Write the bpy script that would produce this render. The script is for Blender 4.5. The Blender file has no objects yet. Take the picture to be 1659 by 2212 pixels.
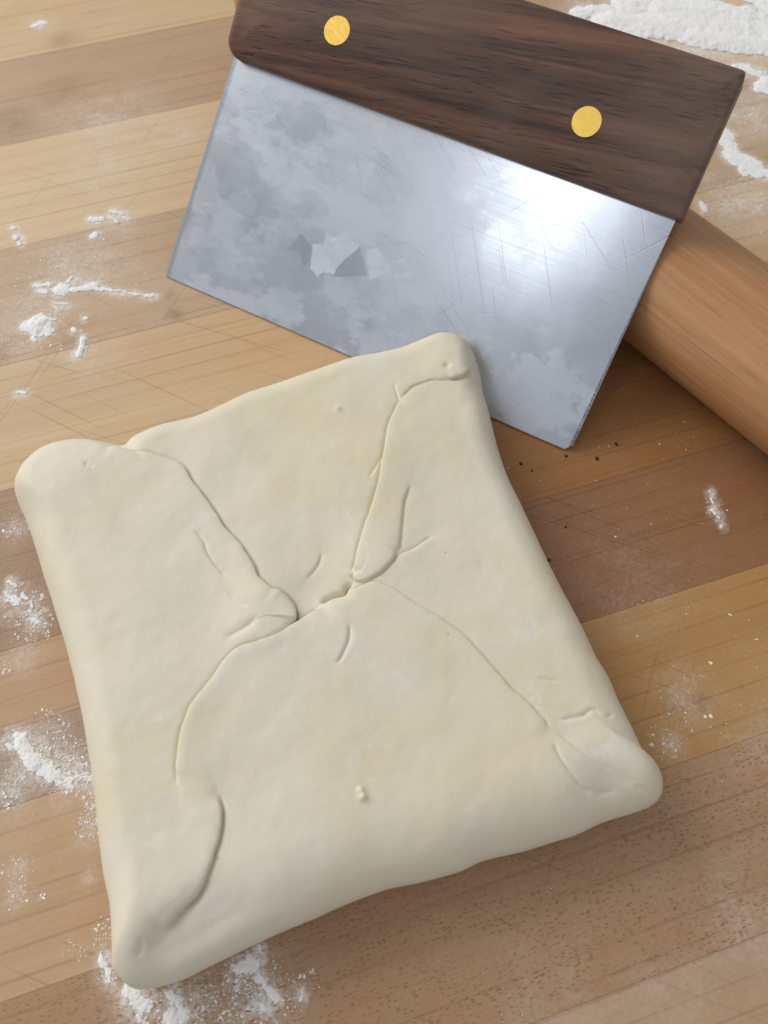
import bpy, bmesh, math, random
import numpy as np
from mathutils import Matrix, Vector

scn = bpy.context.scene
col = scn.collection
rad = math.radians
MM = 0.001
random.seed(7)
rng = np.random.default_rng(11)

# ------------------------------------------------------------------ camera
cam_d = bpy.data.cameras.new('camera')
cam = bpy.data.objects.new('camera', cam_d)
col.objects.link(cam)
cam.location = (0, 0, .23254)
cam.rotation_euler = (rad(90 - 62), 0, 0)
cam_d.sensor_fit = 'VERTICAL'
cam_d.sensor_height = 36
cam_d.lens = 36 * 1900 / 2212
cam_d.clip_start = .01
cam_d.clip_end = 50
cam_d.dof.use_dof = True
cam_d.dof.focus_distance = .245
cam_d.dof.aperture_fstop = 18
scn.camera = cam

# ------------------------------------------------------------------ room light
world = bpy.data.worlds.new('World')
scn.world = world
world.use_nodes = True
bg = world.node_tree.nodes['Background']
bg.inputs['Color'].default_value = (.93, .96, 1.0, 1)
bg.inputs['Strength'].default_value = .46


def panel(name, direction, dist, size, size_y, power, color):
    ld = bpy.data.lights.new(name, 'AREA')
    ld.shape = 'RECTANGLE'
    ld.size, ld.size_y = size, size_y
    ld.energy = power
    ld.color = color
    o = bpy.data.objects.new(name, ld)
    dv = Vector(direction).normalized()
    o.location = Vector((0, .15, 0)) + dv * dist
    o.rotation_euler = (-dv).to_track_quat('-Z', 'Y').to_euler()
    col.objects.link(o)


panel('ceiling_panel_beyond', (-.70, .46, .55), 2.2, 1.9, 1.5, 36.5, (1.0, .97, .92))
panel('ceiling_panel_behind', (-.388, -.325, .84), 2.1, .26, .44, 1.35, (.95, .98, 1.0))

scn.view_settings.view_transform = 'Standard'
scn.view_settings.look = 'None'
scn.view_settings.exposure = 0
scn.view_settings.gamma = 1

# ------------------------------------------------------------------ measured layout, in millimetres on the table
OUTLINE = [(-105.17, 122.14), (-105.21, 126.17), (-103.22, 131.02), (-98.7, 135.99), (-91.09, 138.86), (-84.17, 138.81), (-79.35, 137.6), (-76.2, 137.05),
 (-74.05, 139.44), (-66.76, 143.65), (-56.29, 146.9), (-48.78, 150.87), (-40.82, 155.57), (-32.64, 158.82), (-21.77, 163.61), (-10.53, 168.35),
 (-0.57, 170.66), (6.29, 172.92), (13.48, 176.51), (19.51, 178.2), (25.69, 175.69), (28.04, 171.34), (29.62, 164.33), (30.25, 157.41),
 (32.04, 148.86), (33.7, 137.42), (35.83, 127.73), (38.58, 119.26), (41.76, 109.72), (45.38, 99.85), (49.36, 89.03), (52.71, 79.93), (55.47, 72.4),
 (57.87, 67.49), (59.49, 61.51), (62.04, 54.54), (64.57, 48.39), (67.0, 45.59), (67.73, 42.12), (67.23, 39.59), (65.43, 37.64), (60.87, 35.89),
 (52.69, 33.42), (45.68, 30.56), (35.46, 27.63), (24.24, 24.84), (17.54, 22.28), (7.67, 19.76), (0.06, 18.26), (-7.47, 15.78), (-14.91, 12.84),
 (-22.25, 9.94), (-30.51, 6.6), (-38.61, 2.85), (-44.56, 0.09), (-49.54, -1.26), (-53.48, -1.98), (-56.26, -1.58), (-58.94, 0.41), (-60.27, 2.73),
 (-61.62, 10.64), (-62.63, 15.4), (-65.25, 22.29), (-67.55, 30.43), (-70.29, 41.05), (-73.75, 52.23), (-77.98, 64.01), (-83.06, 76.43),
 (-87.94, 86.85), (-92.99, 97.65), (-98.32, 109.04), (-102.37, 116.43)]
CREASES = [([(-77.23, 132.63), (-71.14, 130.8), (-64.48, 129.28), (-58.45, 127.32), (-54.96, 124.77), (-52.62, 120.64), (-48.29, 115.13), (-44.68, 109.88),
   (-42.24, 105.98), (-39.17, 102.96), (-36.46, 99.57), (-33.71, 94.9), (-31.9, 91.35), (-28.5, 88.38), (-25.42, 86.45), (-23.28, 83.91),
   (-22.43, 80.78), (-22.8, 78.91)],
  -1, 1.3, 9, 0.75, 0.55, 3, 1.5),
 ([(-28.5, 88.38), (-25.42, 86.45), (-23.28, 83.91), (-22.43, 80.78), (-22.8, 78.91)], -1, 1.0, 6, 1.9, 0.55, 2.5, 1),
 ([(-47.65, 38.75), (-48.5, 44.52), (-48.54, 48.81), (-47.92, 53.19), (-46.73, 57.66), (-44.84, 61.07), (-42.35, 64.53), (-39.88, 68.63),
   (-37.82, 71.37), (-35.09, 73.17), (-31.12, 74.14), (-26.6, 75.84), (-22.8, 78.79), (-18.95, 81.78), (-15.29, 84.55)],
  -1, 1.3, 8, 0.85, 0.5, 5, 4),
 ([(-35.09, 73.17), (-31.12, 74.14), (-26.6, 75.84), (-22.8, 78.79)], -1, 0.3, 5, 0.5, 0.5, 3, 2),
 ([(-16.47, 84.55), (-12.97, 86.33), (-10.03, 87.09), (-9.23, 88.76), (-7.71, 90.57)], -1, 0.8, 5, 2.6, 0.75, 3, 2.5),
 ([(-10.02, 86.71), (-4.72, 90.05), (-1.13, 90.05), (2.44, 88.38), (8.32, 84.55), (14.11, 80.78), (19.78, 76.45), (24.17, 71.61), (27.37, 67.45),
   (30.51, 63.37), (34.72, 59.36), (37.28, 56.53), (39.96, 52.97)],
  -1, 0.75, 9, 0.42, 0.45, 4, 3),
 ([(39.76, 53.19), (43.79, 49.36), (48.84, 45.59), (55.99, 42.19), (61.1, 40.31)], -1, 0.5, 8, 0.12, 0.8, 4, 4),
 ([(-37.98, 38.03), (-37.09, 35.16), (-36.85, 31.12), (-37.34, 27.17), (-38.45, 22.32), (-40.54, 17.59), (-43.27, 14.61), (-46.0, 12.04),
   (-48.16, 9.15)],
  -1, 1.4, 9, 1.1, 0.55, 5, 2.5),
 ([(-52.34, 8.43), (-52.25, 6.21), (-53.41, 3.83)], 1, 0, 5, 1.1, 0.7, 2, 2),
 ([(-38.36, 21.36), (-40.53, 17.4), (-43.24, 14.33), (-45.95, 11.59), (-48.13, 8.88), (-50.08, 6.21), (-51.45, 3.83)], 1, 0, 3, 2.1, 1.9, 7, 5),
 ([(25.71, 158.88), (23.15, 156.36), (19.28, 154.52), (13.59, 154.19), (8.55, 152.04), (5.15, 148.11), (4.34, 147.13)], -1, 0.45, 7, 0.22, 0.6, 2, 4),
 ([(26.29, 159.56), (24.27, 157.03), (21.75, 155.36), (18.47, 154.36)], -1, 0.9, 4, 0.6, 0.6, 1, 2.5),
 ([(4.34, 147.13), (2.72, 143.59), (0.72, 137.27), (0.06, 131.1), (-1.84, 119.18), (-3.68, 112.0), (-6.08, 103.64), (-7.45, 96.89), (-8.11, 92.92)],
  1, 1.0, 9, 0.7, 0.5, 2, 2),
 ([(-8.11, 93.18), (-7.48, 91.22), (-5.91, 90.44), (-3.53, 91.09), (0.06, 93.45), (2.73, 97.15), (3.71, 99.3)], 1, 0.9, 6, 0.7, 0.5, 1.5, 2),
 ([(3.18, 154.19), (3.69, 150.06), (4.47, 147.13)], 1, 0.3, 5, 0.3, 0.5, 2, 1),
 ([(7.67, 119.91), (5.7, 114.13), (5.01, 107.78), (4.21, 100.24), (3.46, 98.22)], -1, 0.5, 7, 0.4, 0.6, 4, 2),
 ([(2.48, 96.89), (5.16, 98.63), (7.98, 100.11), (10.83, 102.28), (13.57, 103.92)], -1, 0.6, 5, 0.4, 0.5, 2, 3),
 ([(-50.41, 105.01), (-47.95, 102.55), (-45.83, 98.22), (-42.67, 93.97), (-39.47, 91.61)], -1, 0.2, 4, 0.45, 0.5, 2, 3),
 ([(-40.74, 88.25), (-37.15, 84.93), (-34.04, 82.65)], -1, 0.1, 4, 0.3, 0.5, 2, 2),
 ([(-40.71, 75.6), (-37.08, 76.58), (-33.75, 78.67), (-31.32, 80.78)], 1, 0, 4, 0.8, 1.3, 3, 3),
 ([(1.11, 134.94), (-0.45, 128.82), (-2.75, 124.33), (-4.38, 120.64)], 1, 0.3, 5, 0.25, 0.5, 3, 3),
 ([(-16.4, 100.24), (-17.11, 96.22), (-19.16, 92.92), (-20.28, 90.96)], -1, 0.4, 5, 0.25, 0.6, 3, 3),
 ([(-8.47, 79.53), (-8.51, 75.23), (-9.59, 71.85), (-10.58, 69.82), (-11.91, 68.04)], -1, 0.2, 4, 0.55, 0.45, 3, 2),
 ([(36.88, 65.34), (40.22, 64.76), (43.26, 64.53)], 1, 0, 4, 0.35, 0.5, 2, 2),
 ([(41.89, 54.74), (44.95, 55.53), (47.55, 55.97), (49.93, 57.43), (52.25, 56.31)], 1, 0, 4, 0.6, 0.6, 2, 2),
 ([(52.21, 55.97), (54.24, 56.2), (55.75, 57.66)], 1, 0, 4, 0.4, 0.6, 2, 2),
 ([(39.68, 49.9), (41.79, 45.59), (44.16, 42.19), (46.27, 39.79), (49.07, 38.13)], 1, 0.4, 4, 0.5, 0.5, 3, 2),
 ([(49.07, 38.13), (52.37, 38.96), (55.05, 39.06)], 1, 0, 4, 0.6, 0.8, 2, 2),
 ([(58.42, 40.31), (60.8, 39.68), (62.33, 38.44)], 1, 0, 3, 0.8, 0.5, 2, 1),
 ([(-83.33, 126.12), (-81.63, 125.07), (-79.53, 123.88)], 1, 0, 3, 0.5, 0.5, 1.5, 1.5),
 ([(-81.5, 125.07), (-82.64, 124.18)], 1, 0, 3, 0.4, 0.5, 1, 1), ([(-81.5, 125.07), (-82.07, 126.27)], 1, 0, 3, 0.4, 0.5, 1, 1)]
FLAPS = {'bottom': [(-22.8, 78.79), (-18.95, 81.78), (-15.29, 84.55), (-16.47, 84.55), (-12.97, 86.33), (-10.03, 87.09), (-9.23, 88.76), (-7.71, 90.57),
            (-4.72, 90.05), (-1.13, 90.05), (2.44, 88.38), (8.32, 84.55), (14.11, 80.78), (19.78, 76.45), (24.17, 71.61), (27.37, 67.45),
            (30.51, 63.37), (34.72, 59.36), (37.28, 56.53), (39.96, 52.97), (43.79, 49.36), (48.84, 45.59), (55.99, 42.19), (61.1, 40.31),
            (90.83, 29.14), (78.03, -30.37), (-56.43, -30.37), (-53.36, -3.72), (-51.79, 2.7), (-48.16, 9.15), (-46.0, 12.04), (-43.27, 14.61),
            (-40.54, 17.59), (-38.45, 22.32), (-37.34, 27.17), (-36.85, 31.12), (-37.09, 35.16), (-37.98, 38.03), (-42.56, 38.03), (-47.65, 38.75),
            (-48.5, 44.52), (-48.54, 48.81), (-47.92, 53.19), (-46.73, 57.66), (-44.84, 61.07), (-42.35, 64.53), (-39.88, 68.63), (-37.82, 71.37),
            (-35.09, 73.17), (-31.12, 74.14), (-26.6, 75.84)],
 'left': [(-136.94, 145.2), (-78.41, 145.2), (-77.23, 132.63), (-71.14, 130.8), (-64.48, 129.28), (-58.45, 127.32), (-54.96, 124.77),
          (-52.62, 120.64), (-48.29, 115.13), (-44.68, 109.88), (-42.24, 105.98), (-39.17, 102.96), (-36.46, 99.57), (-33.71, 94.9), (-31.9, 91.35),
          (-28.5, 88.38), (-25.42, 86.45), (-23.28, 83.91), (-22.43, 80.78), (-22.8, 78.91), (-22.8, 78.79), (-26.6, 75.84), (-31.12, 74.14),
          (-35.09, 73.17), (-37.82, 71.37), (-39.88, 68.63), (-42.35, 64.53), (-44.84, 61.07), (-46.73, 57.66), (-47.92, 53.19), (-48.54, 48.81),
          (-48.5, 44.52), (-47.65, 38.75), (-42.56, 38.03), (-37.98, 38.03), (-37.09, 35.16), (-36.85, 31.12), (-37.34, 27.17), (-38.45, 22.32),
          (-40.54, 17.59), (-43.27, 14.61), (-46.0, 12.04), (-48.16, 9.15), (-51.79, 2.7), (-53.36, -3.72), (-57.59, -22.92), (-94.18, -22.92)],
 'right': [(67.42, 186.78), (25.71, 158.88), (23.15, 156.36), (19.28, 154.52), (13.59, 154.19), (8.55, 152.04), (5.15, 148.11), (4.34, 147.13),
           (2.72, 143.59), (0.72, 137.27), (0.06, 131.1), (-1.84, 119.18), (-3.68, 112.0), (-6.08, 103.64), (-7.45, 96.89), (-8.11, 92.92),
           (-7.36, 90.96), (-4.72, 90.05), (-1.13, 90.05), (2.44, 88.38), (8.32, 84.55), (14.11, 80.78), (19.78, 76.45), (24.17, 71.61),
           (27.37, 67.45), (30.51, 63.37), (34.72, 59.36), (37.28, 56.53), (39.96, 52.97), (43.79, 49.36), (48.84, 45.59), (55.99, 42.19),
           (61.1, 40.31), (90.83, 29.14), (124.74, 186.78)]}
BUMPS = [((-37.33, 10.23), -1.8, 10), ((-45.68, 4.88), -2.6, 9), ((-54.26, 13.87), 0.8, 7), ((-54.95, 5.77), 0.9, 5), ((53.16, 36.69), -1.5, 7),
 ((-87.66, 121.37), 1.2, 12), ((18.67, 164.35), 1.0, 8), ((56.82, 40.31), -0.8, 9), ((-53.18, 5.77), 0.6, 9), ((-24.84, 137.27), -0.9, 14),
 ((-16.94, 98.22), -0.8, 12), ((-63.05, 117.72), 0.5, 14), ((-31.94, 86.45), 0.9, 9), ((-20.09, 86.45), -1.1, 7), ((-2.37, 98.22), 0.9, 7),
 ((15.17, 116.28), -0.5, 12), ((-44.5, 81.4), -0.6, 10), ((-3.31, 61.07), 0.5, 22), ((-30.4, 63.37), 0.5, 14), ((-4.73, 37.0), 1.0, 0.9),
 ((-5.28, 38.44), 0.6, 0.8), ((18.9, 55.41), -0.4, 18), ((37.88, 85.18), 0.4, 16), ((-42.73, 29.14), -0.5, 9), ((18.49, 159.22), -0.7, 1.0),
 ((46.49, 54.3), -0.5, 4), ((-13.22, 144.39), 0.4, 1.0), ((24.75, 106.4), -0.3, 8)]
FLOUR = [('flour_heap', 'thick bank of white flour behind the walnut scraper handle, at the upper right',
  [(84.06, 366.15, 95.94, 369.11, 4.55, 0.9), (97.3, 360.29, 123.05, 355.47, 9.03, 2.2), (119.08, 369.11, 154.47, 363.21, 9.13, 2.4),
   (131.08, 349.76, 159.45, 343.21, 7.72, 2.0), (144.08, 330.42, 153.04, 325.95, 3.48, 1.0), (124.25, 363.21, 152.98, 355.47, 12.69, 2.0),
   (159.93, 360.29, 162.98, 346.0, 8.43, 1.6), (107.43, 373.1, 159.73, 390.48, 10.4, 2.2), (158.73, 385.29, 182.9, 355.47, 9.32, 2),
   (152.42, 317.18, 160.94, 322.42, 4.56, 1.1)]),
 ('flour_patch', 'white wedge of flour between the scraper handle and the rolling pin',
  [(131.22, 291.2, 133.8, 278.48, 3.41, 1.0), (132.57, 277.7, 139.99, 271.52, 4.05, 1.1), (136.48, 270.0, 146.53, 266.96, 3.47, 0.9),
   (130.01, 293.64, 132.98, 288.78, 2.76, 0.8)]),
 ('flour_patch', 'small white flake of flour just above the rolling pin, beside the handle', [(116.9, 252.15, 117.59, 248.55, 1.36, 0.7)]),
 ('flour_smear', 'long white smear of flour ending in a thin tail pointing at the steel blade corner',
  [(-121.06, 212.83, -116.42, 213.35, 1.34, 0.5), (-111.6, 210.52, -110.95, 211.29, 3.06, 1.3), (-109.2, 214.91, -108.07, 216.47, 1.19, 0.4),
   (-106.93, 210.77, -99.71, 212.32, 1.8, 0.9), (-99.52, 211.03, -94.3, 210.26, 0.87, 0.5), (-93.85, 209.85, -83.02, 207.96, 0.71, 0.5),
   (-82.17, 207.45, -78.72, 207.96, 0.85, 0.5), (-119.4, 210.26, -116.95, 209.75, 0.86, 0.2)]),
 ('flour_clump', 'round heaped clump of white flour, the largest on the left of the board',
  [(-117.73, 194.99, -117.01, 195.23, 4.13, 3.0), (-120.46, 195.23, -113.98, 193.28, 3.26, 0.9), (-113.83, 196.71, -111.61, 197.2, 0.92, 0.4),
   (-117.54, 189.9, -116.69, 189.42, 1.52, 0.5)]),
 ('flour_smear', 'short forked flour streak between the long smear and the round clump',
  [(-113.36, 204.92, -107.76, 204.01, 0.59, 0.35), (-112.27, 203.16, -111.28, 201.91, 0.58, 0.25)]),
 ('flour_clump', 'upright oblong flour clump right of the round clump',
  [(-100.56, 189.42, -100.63, 187.5, 1.25, 1.1), (-100.67, 186.55, -101.11, 182.29, 1.36, 0.9), (-102.8, 183.47, -101.64, 183.23, 0.67, 0.3)]),
 ('flour_clump', 'small round ball of flour right beside the oblong flour clump', [(-104.29, 192.89, -104.14, 192.7, 1.15, 1.0)]),
 ('flour_clump', 'little flour ball between the long smear and the oblong clump', [(-101.33, 198.28, -101.07, 198.08, 0.92, 0.8)]),
 ('flour_patch', 'broken wisps of flour left of the blade, farthest up of the flour there',
  [(-106.72, 244.55, -102.59, 244.55, 1.23, 0.5), (-104.2, 244.26, -103.83, 244.55, 1.07, 0.7), (-100.25, 248.26, -95.48, 246.83, 0.83, 0.5),
   (-100.7, 245.68, -96.78, 242.84, 0.54, 0.4), (-95.2, 244.83, -93.25, 244.15, 0.74, 0.5)]),
 ('flour_clump', 'bright flour dab just below the broken wisps of flour', [(-104.47, 235.85, -103.66, 236.68, 1.39, 1.0)]),
 ('flour_clump', 'pair of touching flour dabs at the far left edge of the board',
  [(-134.47, 239.75, -133.65, 239.75, 1.06, 0.7), (-132.22, 235.57, -131.7, 235.02, 1.15, 0.8), (-130.71, 233.09, -129.89, 231.99, 0.73, 0.4)]),
 ('flour_patch', 'pale faint flour blot alone near the far left corner of the board', [(-148.32, 356.7, -144.85, 358.76, 1.92, 0.4)]),
 ('flour_patch', 'small flat flour spot on the pale stave left of the dough corner', [(-118.09, 167.4, -115.48, 167.18, 0.88, 0.35)]),
 ('flour_patch', 'crumbly flour trail beside the left edge of the dough, halfway down',
  [(-107.82, 100.62, -105.77, 99.52, 0.81, 0.5), (-107.03, 96.67, -104.09, 94.07, 1.7, 0.05), (-103.03, 96.89, -101.81, 95.8, 0.73, 0.4),
   (-100.44, 94.94, -99.67, 92.99, 0.73, 0.6), (-98.99, 89.37, -97.47, 88.73, 1.44, 0.1), (-97.55, 90.22, -96.22, 91.71, 0.44, 0.4)]),
 ('flour_smear', 'thick white streak of flour beside the lower left edge of the dough',
  [(-97.23, 57.13, -95.96, 56.39, 1.35, 1.0), (-95.75, 55.27, -90.12, 49.05, 2.16, 1.9), (-99.29, 54.35, -97.99, 53.42, 0.82, 0.6),
   (-89.95, 50.13, -85.26, 46.53, 2.28, 0.35), (-87.41, 48.33, -81.66, 44.75, 2.57, 0.0), (-78.55, 45.82, -74.84, 45.46, 1.46, -0.05)]),
 ('flour_clump', 'small white lump of flour against the left side of the nearest dough corner',
  [(-66.53, 4.23, -65.79, 3.12, 1.16, 0.9), (-64.94, 1.94, -63.94, -0.41, 0.71, 0.3), (-66.75, 5.11, -66.63, 4.87, 0.62, 0.3)]),
 ('flour_patch', 'flour spilling out from under the nearest dough corner',
  [(-59.04, -2.35, -57.03, -4.27, 1.75, 0.45), (-56.93, -5.03, -54.31, -5.03, 2.09, 0.3), (-56.2, -7.3, -55.62, -8.43, 1.22, 0.1)]),
 ('flour_patch', 'soft white flour patch cut by the near edge of the picture, below the dough corner',
  [(-49.08, -3.12, -48.29, -4.27, 1.67, 0.15), (-49.25, -7.3, -48.65, -8.8, 1.73, 0.7), (-46.73, -6.55, -46.13, -8.05, 1.96, 0.15)]),
 ('flour_patch', 'crumbly scattered flour in front of the dough, right of its nearest corner',
  [(-33.97, 2.72, -30.41, 2.72, 1.87, 0.3), (-32.31, 4.31, -29.67, 1.54, 1.16, 0.2), (-29.62, 0.76, -25.14, -3.88, 1.15, 0.2),
   (-29.82, 7.11, -29.24, 5.11, 0.54, 0.0), (-28.13, -5.03, -27.21, -5.79, 1.31, 0.0)]),
 ('flour_flake', 'single upright flour flake on its own, right of the scattered flour', [(-19.08, -2.54, -19.27, -4.27, 0.53, 0.7)]),
 ('flour_patch', 'string of cream flour crumbs on brown wood right of the dough, below the pin',
  [(98.7, 130.97, 98.85, 129.98, 0.44, 0.3), (98.67, 128.3, 99.05, 126.76, 0.6, 0.4), (98.24, 124.31, 99.26, 123.1, 0.7, 0.3),
   (99.64, 122.19, 99.9, 121.58, 0.48, 0.4), (100.06, 119.18, 100.17, 118.58, 0.48, 0.5)])]
GRAINS = [(-126.33, 201.66, 5.81, 90), (-124.67, 189.42, 5.7, 90), (-116.68, 208.22, 10.17, 110), (-105.66, 224.94, 12.03, 120), (-105.78, 213.35, 16.55, 90),
 (-116.07, 194.26, 8.8, 120), (-99.99, 243.69, 8.25, 50), (-106.84, 258.76, 2.95, 20), (-101.5, 187.02, 5.67, 50), (-126.7, 219.62, 11.94, 40),
 (-90.16, 214.39, 9.86, 40), (-109.29, 118.44, 3.79, 70), (-103.05, 94.94, 5.64, 160), (-97.83, 88.52, 4.38, 110), (-90.05, 56.76, 6.35, 150),
 (-83.19, 49.41, 6.63, 260), (-77.03, 45.46, 4.02, 140), (-96.48, 44.04, 4.37, 90), (-104.08, 76.14, 2.33, 40), (-98.63, 84.33, 4.74, 50),
 (-93.0, 48.69, 4.42, 60), (-74.74, 40.18, 1.8, 60), (-32.19, 2.72, 5.77, 150), (-27.82, -3.12, 6.58, 170), (-37.97, -2.35, 6.59, 80),
 (-73.17, 6.1, 2.69, 25), (-66.85, 8.73, 2.7, 30), (-35.43, -6.55, 6.96, 150), (-54.22, -5.79, 6.97, 120), (-46.38, -5.79, 5.66, 120),
 (-64.0, 1.54, 3.54, 60), (-66.76, 11.17, 2.71, 30), (-42.17, -4.27, 8.74, 60), (-20.46, -1.19, 5.28, 30), (-90.33, 24.06, 3.91, 40),
 (-89.54, 18.36, 3.54, 45), (-73.92, 35.89, 3.0, 80), (-73.91, 33.67, 3.66, 60), (-94.74, 41.39, 2.71, 40), (-83.8, 18.66, 1.94, 12),
 (98.89, 124.92, 3.76, 25), (81.36, 67.85, 7.73, 25), (74.63, 55.35, 4.71, 40), (92.06, 151.8, 6.76, 8), (67.99, 116.5, 26.5, 18),
 (88.79, 83.09, 17.43, 25), (81.78, 55.82, 11.8, 20), (141.83, 297.73, 9.44, 160), (119.9, 251.43, 6.24, 40), (134.31, 258.74, 9.46, 160),
 (85.59, 369.11, 9.13, 80), (132.21, 247.83, 12.93, 60)]
FILM = [(-106.8, 219.62, 16.71, 0.35), (-118.9, 199.17, 12.72, 0.3), (-97.85, 240.31, 9.03, 0.3), (-106.84, 258.76, 5.06, 0.2),
 (-121.83, 184.65, 9.41, 0.22), (-96.98, 182.29, 11.26, 0.15), (-109.29, 118.44, 4.63, 0.3), (-102.89, 94.07, 6.44, 0.45), (-97.83, 88.52, 4.38, 0.4),
 (-90.52, 51.23, 8.13, 0.6), (-81.78, 47.61, 7.34, 0.6), (-76.3, 45.46, 4.38, 0.45), (-99.42, 78.16, 5.47, 0.25), (-95.02, 44.04, 7.29, 0.3),
 (-56.93, -5.03, 6.54, 0.4), (-46.46, -5.03, 7.42, 0.5), (-31.6, 0.76, 6.63, 0.35), (-29.88, -5.03, 10.91, 0.3), (-64.0, 1.54, 4.43, 0.3),
 (-38.41, 2.72, 11.55, 0.12), (-73.92, 35.89, 3.67, 0.4), (-74.19, 33.35, 3.99, 0.35), (-72.39, 21.94, 1.94, 0.5), (-90.33, 24.06, 2.61, 0.25),
 (-89.54, 18.36, 2.58, 0.3), (81.36, 67.85, 8.22, 0.22), (75.27, 54.88, 3.76, 0.3), (71.01, 99.28, 17.98, 0.08), (100.66, 55.82, 10.38, 0.15),
 (87.15, 10.53, 12.64, 0.16), (65.31, -3.32, 15.31, 0.1), (38.15, -7.31, 15.17, 0.08), (142.63, 301.87, 14.51, 0.5), (122.47, 266.2, 7.97, 0.2),
 (132.9, 251.43, 13.52, 0.5), (88.63, 369.11, 12.18, 0.5), (129.03, 355.47, 29.93, 0.9), (-109.05, 297.28, 20.76, 0.28), (-81.68, 291.17, 9.42, 0.25),
 (-105.27, 271.8, 17.18, 0.2), (-147.01, 358.25, 7.71, 0.2)]
STAIN = [(-70.96, 199.67, 2.89, 0.5), (-73.67, 208.22, 2.34, 0.3), (-126.91, 181.83, 3.38, 0.4), (-104.85, 188.94, 2.28, 0.3), (-145.82, 297.28, 10.08, 0.35),
 (-134.34, 348.06, 6.97, 0.3), (-128.58, 314.38, 9.71, 0.2), (84.89, 65.89, 2.89, 0.4), (76.56, 64.91, 3.84, 0.25)]
CRUMBS = [(72.48, 147.61, 0.62, 'black crumb on orange wood right of the blade, farthest from the dough'),
 (65.88, 142.24, 0.67, 'round black crumb right of the blade corner'), (56.44, 143.21, 0.56, 'black crumb directly under the blade corner'),
 (42.29, 140.42, 0.61, 'black crumb left of the blade corner, beside the dough'),
 (45.42, 137.98, 0.38, 'tiny black speck just below the crumb between dough and blade corner'),
 (53.89, 118.58, 0.37, 'tiny dark speck alone on the brown stave right of the dough'),
 (47.93, 107.75, 0.53, 'bluish black crumb touching the right side of the dough')]
STAR = [(51.23, 33.44), (54.05, 32.91), (57.88, 36.28), (59.91, 34.24), (63.7, 33.76), (60.77, 29.15), (58.85, 25.33), (58.43, 22.04), (54.83, 22.27),
 (53.35, 19.35), (49.67, 21.94), (47.98, 28.39), (51.55, 30.46)]
CLEAN = [[(39.07, 23.91), (40.95, 25.06), (42.65, 30.69), (47.52, 28.22), (49.12, 23.31), (47.76, 20.92), (44.15, 24.65)],
 [(63.76, 33.63), (69.8, 25.96), (57.84, 21.34), (59.33, 26.29)]]
SMEARS = [[(65.93, 33.34), (68.09, 37.18), (74.04, 30.93), (79.91, 36.15), (84.61, 34.83), (83.73, 31.0), (70.82, 25.57)]]


# ------------------------------------------------------------------ helpers
def tag(o, label=None, cat=None, group=None, kind=None):
    if label: o['label'] = label
    if cat: o['category'] = cat
    if group: o['group'] = group
    if kind: o['kind'] = kind
    return o


def mesh_obj(name, verts, faces, mat, parent=None, smooth=True):
    """verts (n,3) array in mm, faces list or (m,k) array -> one linked object"""
    me = bpy.data.meshes.new(name)
    v = np.asarray(verts, dtype=np.float32) * MM
    if isinstance(faces, np.ndarray):
        k = faces.shape[1]
        me.vertices.add(len(v))
        me.vertices.foreach_set('co', v.ravel())
        me.loops.add(faces.size)
        me.loops.foreach_set('vertex_index', faces.ravel().astype(np.int32))
        me.polygons.add(len(faces))
        me.polygons.foreach_set('loop_start', np.arange(0, faces.size, k, dtype=np.int32))
        me.update(calc_edges=True)
        me.validate()
    else:
        me.from_pydata(v.tolist(), [], faces)
    me.polygons.foreach_set('use_smooth', np.full(len(me.polygons), smooth))
    me.materials.append(mat)
    me.update()
    o = bpy.data.objects.new(name, me)
    col.objects.link(o)
    if parent: o.parent = parent
    return o


def attr(o, name, vals):
    a = o.data.attributes.new(name, 'FLOAT', 'POINT')
    a.data.foreach_set('value', np.asarray(vals, dtype=np.float32))


PERM = rng.random((256, 256)).astype(np.float64) * 2 - 1


def vnoise(x, y, seed=0):
    xi = np.floor(x).astype(int); yi = np.floor(y).astype(int)
    fx = x - xi; fy = y - yi
    fx = fx * fx * fx * (fx * (fx * 6 - 15) + 10); fy = fy * fy * fy * (fy * (fy * 6 - 15) + 10)
    sx, sy = seed * 37, seed * 91
    g = lambda a, b: PERM[(xi + a + sx) & 255, (yi + b + sy) & 255]
    return (g(0, 0) * (1 - fx) + g(1, 0) * fx) * (1 - fy) + (g(0, 1) * (1 - fx) + g(1, 1) * fx) * fy


def fbm(x, y, oct=4, seed=0, gain=.5):
    s = np.zeros_like(x, dtype=float); a = 1.; t = 0
    ca, sa = math.cos(.6), math.sin(.6)
    for k in range(oct):
        s += a * vnoise(x, y, seed + k); t += a
        a *= gain
        x, y = (x * ca - y * sa) * 2.03, (x * sa + y * ca) * 2.03
    return s / t


def sstep(a, b, x):
    t = np.clip((x - a) / (b - a), 0, 1)
    return t * t * (3 - 2 * t)


def in_poly(x, y, poly):
    ins = np.zeros(x.shape, bool)
    n = len(poly)
    for i in range(n):
        x1, y1 = poly[i]; x2, y2 = poly[(i + 1) % n]
        if y1 == y2: continue
        c = ((y1 > y) != (y2 > y)) & (x < (x2 - x1) * (y - y1) / (y2 - y1) + x1)
        ins ^= c
    return ins


def blobs(x, y, lst):
    s = np.zeros_like(x)
    for bx, by, br, k in lst:
        s = np.maximum(s, 1.25 * k * np.exp(-((x - bx) ** 2 + (y - by) ** 2) / (br * br) * 1.2))
    return s


def grid_faces(nx, ny, wrap=False):
    """rows of ny points, nx rows; quads"""
    i = np.arange(nx if wrap else nx - 1); j = np.arange(ny - 1)
    I, J = np.meshgrid(i, j, indexing='ij')
    I2 = (I + 1) % nx
    return np.stack([I * ny + J, I2 * ny + J, I2 * ny + J + 1, I * ny + J + 1], -1).reshape(-1, 4)


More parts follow.
